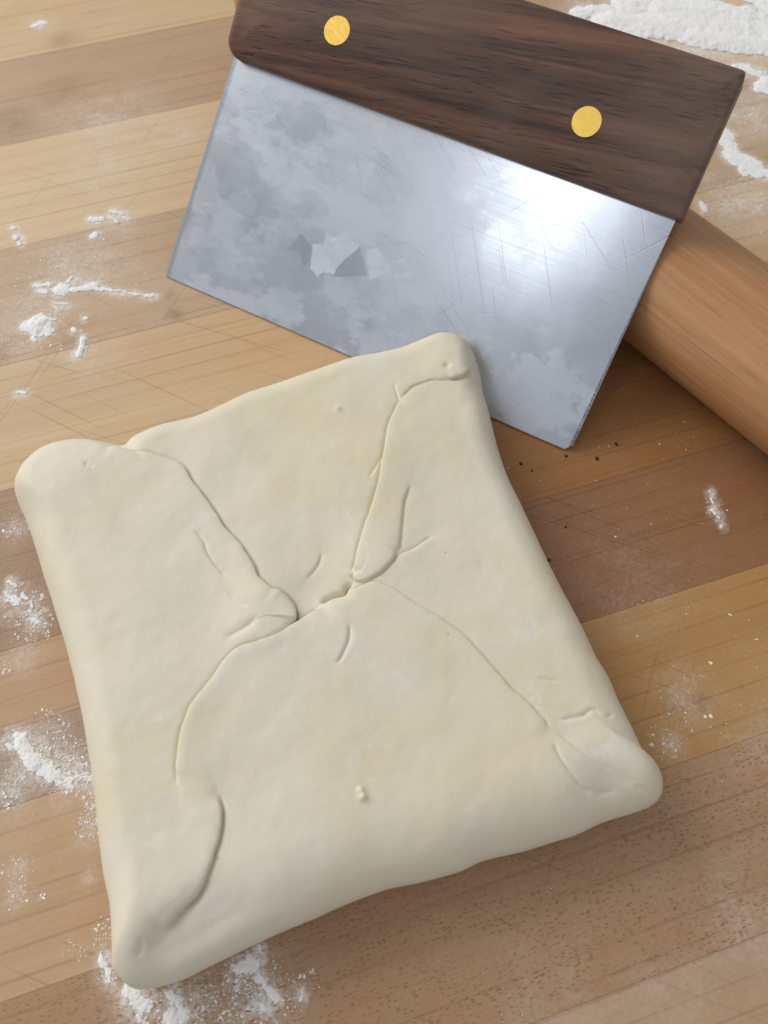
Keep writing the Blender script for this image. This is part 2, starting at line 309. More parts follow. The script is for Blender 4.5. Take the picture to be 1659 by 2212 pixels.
# ------------------------------------------------------------------ materials
class NT:
    def __init__(s, name):
        s.mat = bpy.data.materials.new(name); s.mat.use_nodes = True
        s.t = s.mat.node_tree; s.b = s.t.nodes['Principled BSDF']

    def n(s, kind, **kw):
        nd = s.t.nodes.new(kind)
        for k, v in kw.items():
            if k in nd.inputs: s.set(nd.inputs[k], v)
            else: setattr(nd, k, v)
        return nd

    def set(s, inp, v):
        if hasattr(v, 'is_output'): s.t.links.new(v, inp)
        elif hasattr(v, 'outputs'): s.t.links.new(v.outputs[0], inp)
        else: inp.default_value = v

    def math(s, op, a, b=0., c=0.):
        nd = s.t.nodes.new('ShaderNodeMath'); nd.operation = op
        s.set(nd.inputs[0], a); s.set(nd.inputs[1], b)
        if op in ('MULTIPLY_ADD',): s.set(nd.inputs[2], c)
        return nd.outputs[0]

    def ramp(s, fac, a, b, lo=0., hi=1.):
        nd = s.t.nodes.new('ShaderNodeMapRange'); nd.interpolation_type = 'SMOOTHSTEP'
        s.set(nd.inputs['Value'], fac)
        nd.inputs['From Min'].default_value = a; nd.inputs['From Max'].default_value = b
        nd.inputs['To Min'].default_value = lo; nd.inputs['To Max'].default_value = hi
        return nd.outputs[0]

    def mix(s, fac, a, b, mode='MIX'):
        nd = s.t.nodes.new('ShaderNodeMix'); nd.data_type = 'RGBA'; nd.blend_type = mode
        s.set(nd.inputs['Factor'], fac)
        for i, v in ((6, a), (7, b)):
            if isinstance(v, tuple): v = (*v[:3], 1)
            s.set(nd.inputs[i], v)
        return nd.outputs[2]

    def coords(s, scale, kind='Object', rot=(0, 0, 0), offs=None):
        tc = s.n('ShaderNodeTexCoord')
        src = tc.outputs[kind]
        if offs is not None:
            va = s.n('ShaderNodeVectorMath', operation='ADD'); s.set(va.inputs[0], src); s.set(va.inputs[1], offs); src = va.outputs[0]
        if any(rot):                                   # turn first, stretch afterwards
            m0 = s.n('ShaderNodeMapping'); s.set(m0.inputs['Vector'], src); m0.inputs['Rotation'].default_value = rot; src = m0.outputs[0]
        mp = s.n('ShaderNodeMapping'); s.set(mp.inputs['Vector'], src)
        mp.inputs['Scale'].default_value = scale
        return mp.outputs[0]

    def noise(s, vec, detail=3., rough=.55, dist=0., scale=1.):
        nd = s.n('ShaderNodeTexNoise'); s.set(nd.inputs['Vector'], vec)
        nd.inputs['Scale'].default_value = scale; nd.inputs['Detail'].default_value = detail
        nd.inputs['Roughness'].default_value = rough; nd.inputs['Distortion'].default_value = dist
        return nd.outputs['Fac']

    def bump(s, h, dist, strength=1.):
        nd = s.n('ShaderNodeBump'); s.set(nd.inputs['Height'], h)
        nd.inputs['Distance'].default_value = dist; nd.inputs['Strength'].default_value = strength
        s.t.links.new(nd.outputs[0], s.b.inputs['Normal'])


def stave_material():
    m = NT('maple_stave')
    oi = m.n('ShaderNodeObjectInfo')
    rnd = m.math('MULTIPLY', oi.outputs['Random'], 9.)
    base = oi.outputs['Color']
    fleck_amt = oi.outputs['Alpha']
    c = lambda sc, rot=(0, 0, 0): m.coords(sc, rot=rot, offs=rnd)
    # long grain, two widths, and sharper growth lines
    g1 = m.noise(c((3, 110, 40)), 5, .55, .1)
    g2 = m.noise(c((9, 1300, 200)), 3, .6)
    wob = m.noise(c((9, 60, 1)), 2, .5)
    nd = m.n('ShaderNodeTexWave', wave_type='BANDS', bands_direction='Y'); m.set(nd.inputs['Vector'], c((1.2, 40, 1)))
    nd.inputs['Scale'].default_value = 1.15; nd.inputs['Distortion'].default_value = 4.; nd.inputs['Detail'].default_value = 1.5
    nd.inputs['Detail Scale'].default_value = .8; nd.inputs['Detail Roughness'].default_value = .6
    line = m.ramp(nd.outputs['Fac'], .045, .0)
    brk = m.ramp(m.noise(c((10, 50, 1)), 3, .6), .32, .62, .0, 1.)
    line = m.math('MULTIPLY', line, brk)
    colr = m.mix(m.ramp(g1, .25, .78), m.mix(.62, base, (.84, .77, .69), 'MULTIPLY'), base)
    colr = m.mix(m.ramp(g2, .35, .65, 0., .35), colr, m.mix(.6, base, (1.15, 1.12, 1.08), 'MULTIPLY'))
    colr = m.mix(m.math('MULTIPLY', line, .40), colr, m.mix(1., base, (.50, .40, .32), 'MULTIPLY'))
    stk = m.math('MULTIPLY', m.ramp(m.noise(c((7, 260, 1)), 3, .6, .2), .60, .74), m.ramp(oi.outputs['Random'], 0., 1., .15, .55))
    colr = m.mix(stk, colr, m.mix(1., base, (.55, .43, .34), 'MULTIPLY'))
    # blotchy warmth
    bl = m.noise(c((14, 30, 10)), 3, .5)
    colr = m.mix(m.ramp(bl, .45, .75, 0., .4), colr, m.mix(1., colr, (.96, .76, .55), 'MULTIPLY'))
    # ray flecks: short dashes
    vo = m.n('ShaderNodeTexVoronoi'); m.set(vo.inputs['Vector'], c((640, 2000, 1))); vo.inputs['Scale'].default_value = 1.; vo.inputs['Randomness'].default_value = .9
    vr = m.n('ShaderNodeSeparateColor'); m.set(vr.inputs[0], vo.outputs['Color'])
    fl = m.ramp(vo.outputs['Distance'], .50, .18)
    fl = m.math('MULTIPLY', fl, m.ramp(vr.outputs[0], .15, .55))
    fl = m.math('MULTIPLY', fl, m.ramp(m.noise(c((30, 110, 1)), 2), .3, .55, .45, 1.))
    fl = m.math('MULTIPLY', fl, fleck_amt)
    colr = m.mix(m.math('MULTIPLY', fl, .6), colr, m.mix(1., base, (.45, .36, .31), 'MULTIPLY'))
    # pores
    po = m.ramp(m.noise(c((160, 2200, 1)), 2, .6), .66, .78)
    colr = m.mix(m.math('MULTIPLY', po, .45), colr, m.mix(1., base, (.4, .3, .24), 'MULTIPLY'))
    # knife scratches in three directions
    sc = None
    for ang, sx, sy, th in ((38, 11, 1500, .775), (46, 12, 1400, .785), (-50, 14, 1500, .80)):
        s_ = m.ramp(m.noise(m.coords((sx, sy, 1), rot=(0, 0, rad(ang)), offs=rnd), 0, .5), th, th + .03)
        sc = s_ if sc is None else m.math('MAXIMUM', sc, s_)
    sc = m.math('MULTIPLY', sc, m.ramp(m.noise(c((9, 14, 1)), 1), .42, .6, .15, 1.))
    colr = m.mix(m.math('MULTIPLY', sc, .36), colr, m.mix(1., base, (.4, .3, .25), 'MULTIPLY'))
    # stains, then flour worked into the surface
    st = m.n('ShaderNodeAttribute', attribute_name='stain')
    stf = m.math('MULTIPLY', st.outputs['Fac'], m.ramp(m.noise(m.coords((150, 150, 1)), 4, .6), .25, .6, .4, 1.2))
    colr = m.mix(stf, colr, m.mix(1., base, (.45, .33, .27), 'MULTIPLY'))
    du = m.n('ShaderNodeAttribute', attribute_name='dust')
    peb = m.noise(m.coords((700, 700, 1)), 4, .7)
    peb2 = m.noise(m.coords((90, 110, 1)), 3, .6)
    df = m.math('MULTIPLY', du.outputs['Fac'], m.ramp(peb, .3, .72, .25, 1.35))
    df = m.math('MULTIPLY', df, m.ramp(peb2, .25, .7, .3, 1.3))
    df = m.math('MULTIPLY', df, m.math('SUBTRACT', 1.05, m.math('MULTIPLY', fl, .9)))
    colr = m.mix(m.math('MINIMUM', df, .95), colr, (.82, .77, .71))
    m.set(m.b.inputs['Base Color'], colr)
    ro = m.math('ADD', m.ramp(g1, .2, .8, .50, .42), m.math('MULTIPLY', df, .4))
    m.set(m.b.inputs['Roughness'], ro)
    m.b.inputs['Specular IOR Level'].default_value = .33
    hh = m.math('ADD', m.math('MULTIPLY', g2, .5), m.math('MULTIPLY', peb, .35))
    hh = m.math('SUBTRACT', hh, m.math('ADD', m.math('MULTIPLY', fl, .6), m.math('MULTIPLY', sc, .8)))
    m.bump(hh, .00012, .55)
    return m.mat


def dough_material():
    m = NT('laminated_dough')
    n1 = m.noise(m.coords((28, 28, 28)), 3, .5, .3)
    n2 = m.noise(m.coords((75, 75, 75)), 3, .5)
    c = m.mix(m.ramp(n1, .42, .68), (.775, .718, .585), (.755, .672, .478))
    pw = m.math('MULTIPLY', m.ramp(m.noise(m.coords((55, 55, 55), offs=(.3, .1, 0)), 4, .65), .60, .70), m.ramp(m.noise(m.coords((600, 600, 600)), 3, .7), .35, .65))
    c = m.mix(m.math('MULTIPLY', pw, .7), c, (.84, .81, .74))
    c = m.mix(m.ramp(n2, .35, .7, 0., .35), c, (.79, .738, .62))
    vo = m.n('ShaderNodeTexVoronoi'); m.set(vo.inputs['Vector'], m.coords((150, 150, 150))); vo.inputs['Scale'].default_value = 1.
    vr = m.n('ShaderNodeSeparateColor'); m.set(vr.inputs[0], vo.outputs['Color'])
    sp = m.math('MULTIPLY', m.ramp(vo.outputs['Distance'], .055, .03), m.ramp(vr.outputs[0], .83, .9))
    c = m.mix(m.math('MULTIPLY', sp, .6), c, (.33, .25, .17))
    m.set(m.b.inputs['Base Color'], c)
    m.b.inputs['Roughness'].default_value = .58
    m.b.inputs['Specular IOR Level'].default_value = .3
    m.b.inputs['Subsurface Weight'].default_value = 0.
    m.b.inputs['Subsurface Radius'].default_value = (1., .75, .45)
    m.b.inputs['Subsurface Scale'].default_value = .0016
    f = m.noise(m.coords((900, 900, 900)), 3, .6)
    m.bump(f, .00012, .35)
    return m.mat


def flour_material():
    m = NT('wheat_flour')
    n = m.noise(m.coords((900, 900, 900)), 3, .6)
    m.set(m.b.inputs['Base Color'], m.mix(n, (.88, .87, .85), (.95, .945, .93)))
    m.b.inputs['Roughness'].default_value = .95
    m.b.inputs['Specular IOR Level'].default_value = .1
    cv = m.n('ShaderNodeAttribute', attribute_name='cover')
    fine = m.noise(m.coords((1400, 1400, 1400)), 3, .7)
    al = m.ramp(m.math('ADD', cv.outputs['Fac'], m.math('MULTIPLY', m.math('SUBTRACT', fine, .5), 1.3)), .0, .85)
    m.set(m.b.inputs['Alpha'], al)
    m.bump(n, .0003, .7)
    return m.mat


def steel_material():
    m = NT('brushed_steel')
    du = m.n('ShaderNodeAttribute', attribute_name='dust')
    st = m.noise(m.coords((14, 1500, 1)), 3, .6)
    st2 = m.noise(m.coords((25, 1200, 1), rot=(0, 0, rad(63))), 2, .6)
    cl = m.noise(m.coords((60, 60, 1)), 4, .6)
    base = m.mix(m.ramp(cl, .3, .7), (.535, .565, .625), (.595, .625, .685))
    base = m.mix(m.ramp(st, .35, .7, 0., .10), base, (.60, .62, .67))
    sc = None
    for ang, sx, sy, th in ((12, 34, 1300, .80), (-25, 40, 1300, .79), (58, 24, 1200, .765), (-50, 30, 1100, .77), (35, 22, 1200, .765)):
        s_ = m.ramp(m.noise(m.coords((sx, sy, 1), rot=(0, 0, rad(ang))), 0, .5), th, th + .03)
        sc = s_ if sc is None else m.math('MAXIMUM', sc, s_)
    base = m.mix(m.math('MULTIPLY', sc, .34), base, (.30, .32, .36))
    dust = m.math('MULTIPLY', du.outputs['Fac'], m.ramp(m.noise(m.coords((420, 420, 1)), 4, .65), .2, .7, .95, 1.04))
    colr = m.mix(dust, base, (.66, .69, .77))
    m.set(m.b.inputs['Base Color'], colr)
    m.set(m.b.inputs['Metallic'], m.math('SUBTRACT', 1., m.math('MULTIPLY', dust, .45)))
    ro = m.math('ADD', m.ramp(st, .2, .8, .16, .20), m.math('MULTIPLY', dust, .26))
    m.set(m.b.inputs['Roughness'], ro)
    hh = m.math('ADD', m.math('MULTIPLY', st, .5), m.math('MULTIPLY', st2, .4))
    hh = m.math('SUBTRACT', hh, m.math('MULTIPLY', sc, .5))
    m.bump(hh, .00002, .3)
    return m.mat


def walnut_material():
    m = NT('oiled_walnut')
    gr = (0, 0, rad(-7))
    g1 = m.noise(m.coords((6, 130, 130), rot=gr), 5, .6, .6)
    g2 = m.noise(m.coords((22, 900, 900), rot=gr), 3, .6, .2)
    wv = m.noise(m.coords((10, 45, 45)), 3, .5, .8)
    c = m.mix(m.ramp(g1, .3, .7), (.046, .023, .018), (.215, .100, .062))
    c = m.mix(m.ramp(wv, .4, .7, 0., .5), c, (.115, .072, .052))
    po = m.math('MULTIPLY', m.ramp(m.noise(m.coords((90, 1500, 1500), rot=gr), 2, .6), .55, .68), m.ramp(m.noise(m.coords((30, 90, 90), rot=gr), 2), .35, .6, .2, 1.))
    c = m.mix(m.math('MULTIPLY', po, .85), c, (.016, .010, .009))
    c = m.mix(m.ramp(g2, .5, .75, 0., .35), c, (.215, .145, .105))
    haze = m.ramp(m.noise(m.coords((22, 22, 22)), 3, .5, .6), .48, .78, 0., .22)
    c = m.mix(haze, c, (.24, .20, .17))
    tc = m.n('ShaderNodeTexCoord'); sx_ = m.n('ShaderNodeSeparateXYZ'); m.set(sx_.inputs[0], tc.outputs['Object'])
    worn = m.math('ADD', sx_.outputs[0], m.math('MULTIPLY', m.math('SUBTRACT', m.noise(m.coords((50, 130, 130)), 3), .5), .03))
    c = m.mix(m.ramp(worn, .110, .156, 0., .34), c, (.25, .185, .150))      # handled end, rubbed pale
    m.set(m.b.inputs['Base Color'], c)
    m.set(m.b.inputs['Roughness'], m.ramp(g2, .3, .7, .42, .58))
    m.b.inputs['Specular IOR Level'].default_value = .4
    m.bump(m.math('SUBTRACT', m.math('MULTIPLY', g2, .5), po), .00018, .6)
    return m.mat


def pin_material():
    m = NT('beech_rolling_pin')
    g1 = m.noise(m.coords((6, 120, 120)), 4, .6, .3)
    g2 = m.noise(m.coords((30, 700, 700)), 3, .55)
    c = m.mix(m.ramp(g1, .25, .78), (.40, .188, .074), (.53, .28, .125))
    po = m.ramp(m.noise(m.coords((40, 1500, 1500)), 3, .6), .56, .72)
    c = m.mix(m.math('MULTIPLY', po, .38), c, (.21, .10, .055))
    c = m.mix(m.ramp(g2, .45, .7, 0., .35), c, (.57, .36, .23))
    m.set(m.b.inputs['Base Color'], c)
    m.b.inputs['Roughness'].default_value = .5
    m.b.inputs['Specular IOR Level'].default_value = .35
    m.bump(m.math('SUBTRACT', g2, m.math('MULTIPLY', po, .7)), .0001, .5)
    return m.mat


def brass_material():
    m = NT('brass_pin')
    n = m.noise(m.coords((260, 900, 1), rot=(0, 0, .5)), 3, .6)
    n2 = m.noise(m.coords((330, 330, 330)), 2, .5)
    m.set(m.b.inputs['Base Color'], m.mix(m.ramp(n, .35, .65, 0., .5), (.93, .60, .13), (.98, .69, .19)))
    m.b.inputs['Metallic'].default_value = 1.
    m.set(m.b.inputs['Roughness'], m.ramp(n, .3, .7, .34, .42))
    m.bump(n, .00001, .3)
    return m.mat


def crumb_material():
    m = NT('charred_crumb')
    n = m.noise(m.coords((1500, 1500, 1500)), 3)
    m.set(m.b.inputs['Base Color'], m.mix(n, (.010, .011, .016), (.04, .035, .035)))
    m.b.inputs['Roughness'].default_value = .8
    return m.mat


def slab_material():
    m = NT('worktop_underside')
    n = m.noise(m.coords((8, 120, 20)), 3)
    m.set(m.b.inputs['Base Color'], m.mix(n, (.14, .085, .05), (.22, .14, .09)))
    m.b.inputs['Roughness'].default_value = .8
    return m.mat


M_STAVE, M_DOUGH, M_FLOUR, M_STEEL = stave_material(), dough_material(), flour_material(), steel_material()
M_WALNUT, M_PIN, M_BRASS, M_CRUMB, M_SLAB = walnut_material(), pin_material(), brass_material(), crumb_material(), slab_material()

# ------------------------------------------------------------------ worktop of glued staves
GA = rad(18.2)
gd = np.array([math.cos(GA), math.sin(GA)]); gn = np.array([-gd[1], gd[0]])


def to_world(a, c):
    return a * gd[0] + c * gn[0], a * gd[1] + c * gn[1]


X0, X1 = -230., 340.
slab_v = []
for z in (-40., -20.):
    for a, c in ((X0, -75), (X1, -75), (X1, 455), (X0, 455)):
        x, y = to_world(a, c); slab_v.append((x, y, z))
worktop = mesh_obj('worktop', slab_v, [(3, 2, 1, 0), (4, 5, 6, 7), (0, 1, 5, 4), (1, 2, 6, 5), (2, 3, 7, 6), (3, 0, 4, 7)], M_SLAB, smooth=False)
tag(worktop, 'butcher block worktop of glued maple staves dusted with flour', kind='structure')

LIGHT = (.645, .465, .275)
YEL, PINK = (.475, .27, .098), (.425, .258, .142)
# across from / to, along from / to, colour, ray flecks
STAVES = [
    (-75, -19, X0, X1, (.50, .34, .215), .12),
    (-19, 23.2, X0, X1, PINK, 1.0),
    (23.2, 66.6, X0, 4, (.57, .395, .245), .15), (23.2, 66.6, 4, X1, YEL, .2),
    (66.6, 86.5, X0, 14, (.42, .30, .215), .6), (86.5, 109, X0, 14, (.55, .36, .22), .12), (66.6, 107, 14, X1, (.31, .152, .068), .35),
    (109, 160.6, X0, 22, (.41, .265, .17), .45), (107, 160.6, 22, X1, (.36, .168, .054), .1),
    (160.6, 208.4, X0, X1, LIGHT, .08),
    (208.4, 260.4, X0, X1, (.55, .39, .245), .25),
    (260.4, 315, X0, X1, (.69, .51, .315), .1),
    (315, 366, X0, X1, (.51, .35, .215), .35),
    (366, 410, X0, X1, LIGHT, .1), (410, 455, X0, X1, (.50, .35, .22), .2)]


def flour_film(x, y):
    """flour rubbed thin round every spill"""
    s = np.zeros_like(x)
    jx = x + 1.6 * fbm(x / 5, y / 5, 3, 81); jy = y + 1.6 * fbm(x / 5, y / 5, 3, 87)
    for nm, lab, caps in FLOUR:
        for ax, ay, bx, by, r_, hh in caps:
            m_ = (np.abs(x - (ax + bx) / 2) < abs(bx - ax) / 2 + r_ * 3 + 4) & (np.abs(y - (ay + by) / 2) < abs(by - ay) / 2 + r_ * 3 + 4)
            if not m_.any(): continue
            dx, dy = bx - ax, by - ay; l2 = dx * dx + dy * dy + 1e-9
            t = np.clip(((jx[m_] - ax) * dx + (jy[m_] - ay) * dy) / l2, 0, 1)
            d_ = np.hypot(jx[m_] - ax - t * dx, jy[m_] - ay - t * dy)
            s[m_] = np.maximum(s[m_], .85 * sstep(r_ * 1.35 + 1.6, r_ * .6, d_))
    return s


for c0, c1, a0, a1, rgb, fleck in STAVES:
    gap = .02; bev = .07; dz = rng.uniform(-.04, .0)
    a0_, a1_ = a0 + gap, a1 - gap
    na = int((a1_ - a0_) / 1.3); nc = max(6, int((c1 - c0) / 1.3))
    av = np.concatenate([[a0_], np.linspace(a0_ + bev, a1_ - bev, na), [a1_]])
    cv = np.concatenate([[c0 + gap, c0 + gap], np.linspace(c0 + gap + bev, c1 - gap - bev, nc), [c1 - gap, c1 - gap]])
    zc = np.concatenate([[-20., -bev], np.zeros(nc), [-bev, -20.]])
    Ag, Cg = np.meshgrid(av, cv, indexing='ij')
    Zg = np.broadcast_to(zc, Ag.shape).copy()
    Zg[0] = np.minimum(Zg[0], -bev); Zg[-1] = np.minimum(Zg[-1], -bev)
    Zg += dz
    # local frame at the stave centre
    ca, cc = (a0 + a1) / 2, (c0 + c1) / 2
    v = np.stack([Ag - ca, Cg - cc, Zg], -1).reshape(-1, 3)
    f = grid_faces(len(av), len(cv))
    o = mesh_obj('stave', v, f, M_STAVE, worktop, smooth=False)
    x, y = to_world(ca, cc)
    o.location = (x * MM, y * MM, 0); o.rotation_euler = (0, 0, GA)
    o.color = (*rgb, fleck)
    wx, wy = to_world(Ag.ravel(), Cg.ravel())
    dust = np.maximum(blobs(wx, wy, FILM), flour_film(wx, wy)) + .02 + .06 * np.clip(fbm(wx / 40, wy / 40, 3, 5), 0, 1)
    attr(o, 'dust', np.clip(dust, 0, 1)); attr(o, 'stain', np.clip(blobs(wx, wy, STAIN), 0, 1))

# ------------------------------------------------------------------ scraper frame (shared with the dough that rests on its edge)
SA = np.array([-75.89, 216.83, .15])
se = np.array([.88008572, -.474814833, 0.]); sn = np.array([.474814833, .88008572, 0.])
TILT = rad(40)
sd = sn * math.cos(TILT) + np.array([0, 0, math.sin(TILT)])
sm_ = np.cross(se, sd)
scraper = bpy.data.objects.new('bench_scraper', None)
col.objects.link(scraper)
scraper.empty_display_size = .02
scraper.matrix_world = Matrix(((se[0], sd[0], sm_[0], SA[0] * MM), (se[1], sd[1], sm_[1], SA[1] * MM), (se[2], sd[2], sm_[2], SA[2] * MM), (0, 0, 0, 1)))
tag(scraper, 'steel bench scraper with dark walnut handle leaning over the rolling pin', 'scraper')

# blade: front face as a fine sheet that carries the flour film
BW, BH, BT = 152., 84., .5
nu, nw = 381, 211
U, Wd = np.meshgrid(np.linspace(0, BW, nu), np.linspace(0, BH, nw), indexing='ij')
front = np.stack([U, Wd, np.full_like(U, BT)], -1)
corner = np.maximum(0, 2.2 - (BW - U) - Wd)           # the worn lower right corner
front[..., 1] += corner * .5; front[..., 0] -= corner * .5
back = front[::nu - 1, ::nw - 1].reshape(-1, 3).copy(); back[:, 2] = -BT
fv = np.concatenate([front.reshape(-1, 3), back])
ff = grid_faces(nu, nw).tolist()
nF = nu * nw
i00, i01, i10, i11 = nF, nF + 1, nF + 2, nF + 3
ff.append([i00, i01, i11, i10])
ff.append([i * nw for i in range(nu)][::-1] + [i00, i10]); ff.append([i * nw + nw - 1 for i in range(nu)] + [i11, i01])
ff.append([j for j in range(nw)] + [i01, i00]); ff.append([(nu - 1) * nw + j for j in range(nw)][::-1] + [i10, i11])
blade = mesh_obj('blade', fv, ff, M_STEEL, scraper, smooth=False)
u, w = U.ravel(), Wd.ravel()
n1 = fbm(u / 22, w / 17, 6, 3, .6); n2 = fbm(u / 8, w / 6.5, 5, 21, .6); n3 = fbm(u / 48, w / 30, 3, 33); n4 = fbm(u / 15, w / 9, 5, 44, .62)
edge = .30 + sstep(-.12, .20, n1 + .3 * n2) * .17 + sstep(.0, .16, n4) * .18 + sstep(-.3, .3, n3) * .12 - sstep(.10, .2, -n2 - .4 * n1) * .08
edge *= .78
edge *= .35 + .65 * sstep(150, 70, u + .3 * w)                    # cleaner towards the right
low = sstep(24, 4, w + 9 * n2) * .62 * sstep(-.25, .2, n4 + .3 * n1 + .12)
top = sstep(62, 73, w + 7 * n2) * .55 * sstep(105, 40, u)
dust = np.maximum(np.maximum(edge, low), top)
dust = np.maximum(dust, sstep(-.06, .16, n2 + .22 - np.hypot((u - 138) / 24, (w - 13) / 15) * .45) * .5)
clear = sstep(134, 140, u + .10 * (w - 40) + 3 * n2) * sstep(18, 30, w + 6 * n2)
dust *= 1 - .9 * clear
dust *= 1 - .9 * sstep(2.2, .8, u + .6 * n2)
dust *= 1 - .5 * np.exp(-((u - 55) / 20) ** 2 - ((w - 27) / 9) ** 2)
jit_u, jit_w = u + .5 * fbm(u / 1.5, w / 1.5, 2, 61), w + .5 * fbm(u / 1.5, w / 1.5, 2, 71)
for p in CLEAN: dust = np.where(in_poly(jit_u, jit_w, p), .03, dust)
for p in SMEARS: dust = np.where(in_poly(jit_u, jit_w, p), np.maximum(dust, .75 * sstep(-.2, .1, n2 + .1)), dust)
dust = np.where(in_poly(jit_u, jit_w, STAR), .88 - .25 * sstep(0, .2, n2), dust)
attr(blade, 'dust', np.concatenate([np.clip(dust, 0, .9), np.full(4, .2)]))


def rounded_outline(pts, n_arc=8):
    """pts: (x, y, radius) counter-clockwise -> polygon with rounded corners"""
    res = []
    n = len(pts)
    for i in range(n):
        p0, p, p1 = (np.array(pts[k % n][:2], float) for k in (i - 1, i, i + 1))
        r_ = pts[i][2]
        d0 = (p0 - p) / np.linalg.norm(p0 - p); d1 = (p1 - p) / np.linalg.norm(p1 - p)
        half = math.acos(np.clip(d0 @ d1, -1, 1)) / 2
        tl = r_ / math.tan(half)
        a, b = p + d0 * tl, p + d1 * tl
        c = p + (d0 + d1) / np.linalg.norm(d0 + d1) * (r_ / math.sin(half))
        a0 = math.atan2(*(a - c)[::-1]); a1 = math.atan2(*(b - c)[::-1])
        da = (a1 - a0 + math.pi) % (2 * math.pi) - math.pi
        for k in range(n_arc + 1):
            t = a0 + da * k / n_arc
            res.append(c + r_ * np.array([math.cos(t), math.sin(t)]))
    return np.array(res)


# handle: a walnut block with eased edges
hx0, hx1, hy0, hy1 = -1.8, 153.8, 73.5, 114.4


def handle_ring(ins):
    rr = lambda r_: max(r_ - ins, .25)
    return rounded_outline([(hx0 + .8 + ins, hy0 + ins, rr(5.2)), (hx1 - ins, hy0 + ins, rr(.9)), (hx1 - .6 - ins, hy1 - .4 - ins, rr(1.6)), (hx0 - .6 + ins, hy1 - ins, rr(4.0))], 10)


HT, HR = 8., 1.6
prof = [(HR * (1 - math.cos(rad(a))), HT - HR + HR * math.sin(rad(a))) for a in np.linspace(0, 90, 8)] + [(x, HT) for x in np.arange(3., 20., 1.)]
rings = []
for sgn, seq in ((-1, prof[::-1]), (1, prof)):
    for ins, z in seq:
        ol = handle_ring(ins)
        drop = 3.8 * np.clip(1 - (ol[:, 1] - hy0) / 17., 0, 1) ** 2 + .9 * np.clip(1 - (hy1 - ol[:, 1]) / 8., 0, 1) ** 2
        rings.append(np.column_stack([ol, sgn * (z - drop * (z / HT))]))
nr_, no = len(rings), len(ol)
hv = np.concatenate(rings); hf = []
for k in range(nr_ - 1):
    for i in range(no):
        j = (i + 1) % no
        hf.append([k * no + i, k * no + j, (k + 1) * no + j, (k + 1) * no + i])
hf.append([(nr_ - 1) * no + i for i in range(no)]); hf.append([i for i in range(no)][::-1])
handle = mesh_obj('handle', hv, hf, M_WALNUT, scraper)

# brass rivets, a hair proud of the wood
for ru, rw in ((35.4, 90.1), (118.0, 88.7)):
    v, f = [], []
    for k, (rr, zz) in enumerate(((4.2, -.4), (4.2, .004), (4.17, .012), (2.6, .013), (1.2, .013))):
        for i in range(40):
            a = 2 * math.pi * i / 40
            v.append((rr * math.cos(a), rr * math.sin(a), zz))
    for k in range(4):
        for i in range(40):
            j = (i + 1) % 40
            f.append((k * 40 + i, k * 40 + j, (k + 1) * 40 + j, (k + 1) * 40 + i))
    f.append([160 + i for i in range(40)])
    o = mesh_obj('rivet', v, f, M_BRASS, scraper, smooth=False)
    o.location = (ru * MM, rw * MM, HT * MM)

# ------------------------------------------------------------------ rolling pin
PR = 21.18
pd = np.array([math.cos(-.86755), math.sin(-.86755)])
pin_c = np.array([64.74, 223.26]) + pd * 20
s0, s1 = -191., 240.
prof = [(s0, 0.), (s0 + .2, 8.), (s0 + .6, 14.), (s0 + 1.6, 17.6), (s0 + 3.2, 19.8), (s0 + 5.5, 20.8), (s0 + 9, PR)]
prof += [(x, PR) for x in np.linspace(s0 + 20, s1 - 20, 30)] + [(s1 - 9, PR), (s1 - 4, 20.3), (s1 - 1, 17), (s1, 8), (s1, 0)]
pv = np.array([[(x, r_ * math.cos(2 * math.pi * i / 96), r_ * math.sin(2 * math.pi * i / 96)) for x, r_ in prof] for i in range(96)]).reshape(-1, 3)
pin = mesh_obj('rolling_pin', pv, grid_faces(96, len(prof), wrap=True), M_PIN)
pin.location = (pin_c[0] * MM, pin_c[1] * MM, (PR + .02) * MM); pin.rotation_euler = (0, 0, -.86755)
tag(pin, 'plain reddish wooden rolling pin lying under the scraper', 'rolling pin')

# ------------------------------------------------------------------ folded dough packet
T, RZ, RIM = 24., 10., 10.
P0 = np.array(OUTLINE); NS = 1500
# smooth closed curve through the traced rim (Catmull-Rom, then light smoothing)
pts = []
n0 = len(P0)
for i in range(n0):
    a, b, c_, d_ = P0[i - 1], P0[i], P0[(i + 1) % n0], P0[(i + 2) % n0]
    for t in np.linspace(0, 1, 40, endpoint=False):
        pts.append(.5 * (2 * b + (c_ - a) * t + (2 * a - 5 * b + 4 * c_ - d_) * t * t + (3 * b - a - 3 * c_ + d_) * t ** 3))
pts = np.array(pts)
seg = np.linalg.norm(np.roll(pts, -1, 0) - pts, axis=1); cum = np.concatenate([[0], np.cumsum(seg)])
S_ = np.linspace(0, cum[-1], NS, endpoint=False)
cl = np.vstack([pts, pts[:1]])
rim = np.stack([np.interp(S_, cum, cl[:, 0]), np.interp(S_, cum, cl[:, 1])], 1)


def csmooth(a, k):
    ker = np.exp(-np.linspace(-2, 2, 2 * k + 1) ** 2); ker /= ker.sum()
    return sum(np.roll(a, j - k, 0) * ker[j] for j in range(2 * k + 1))


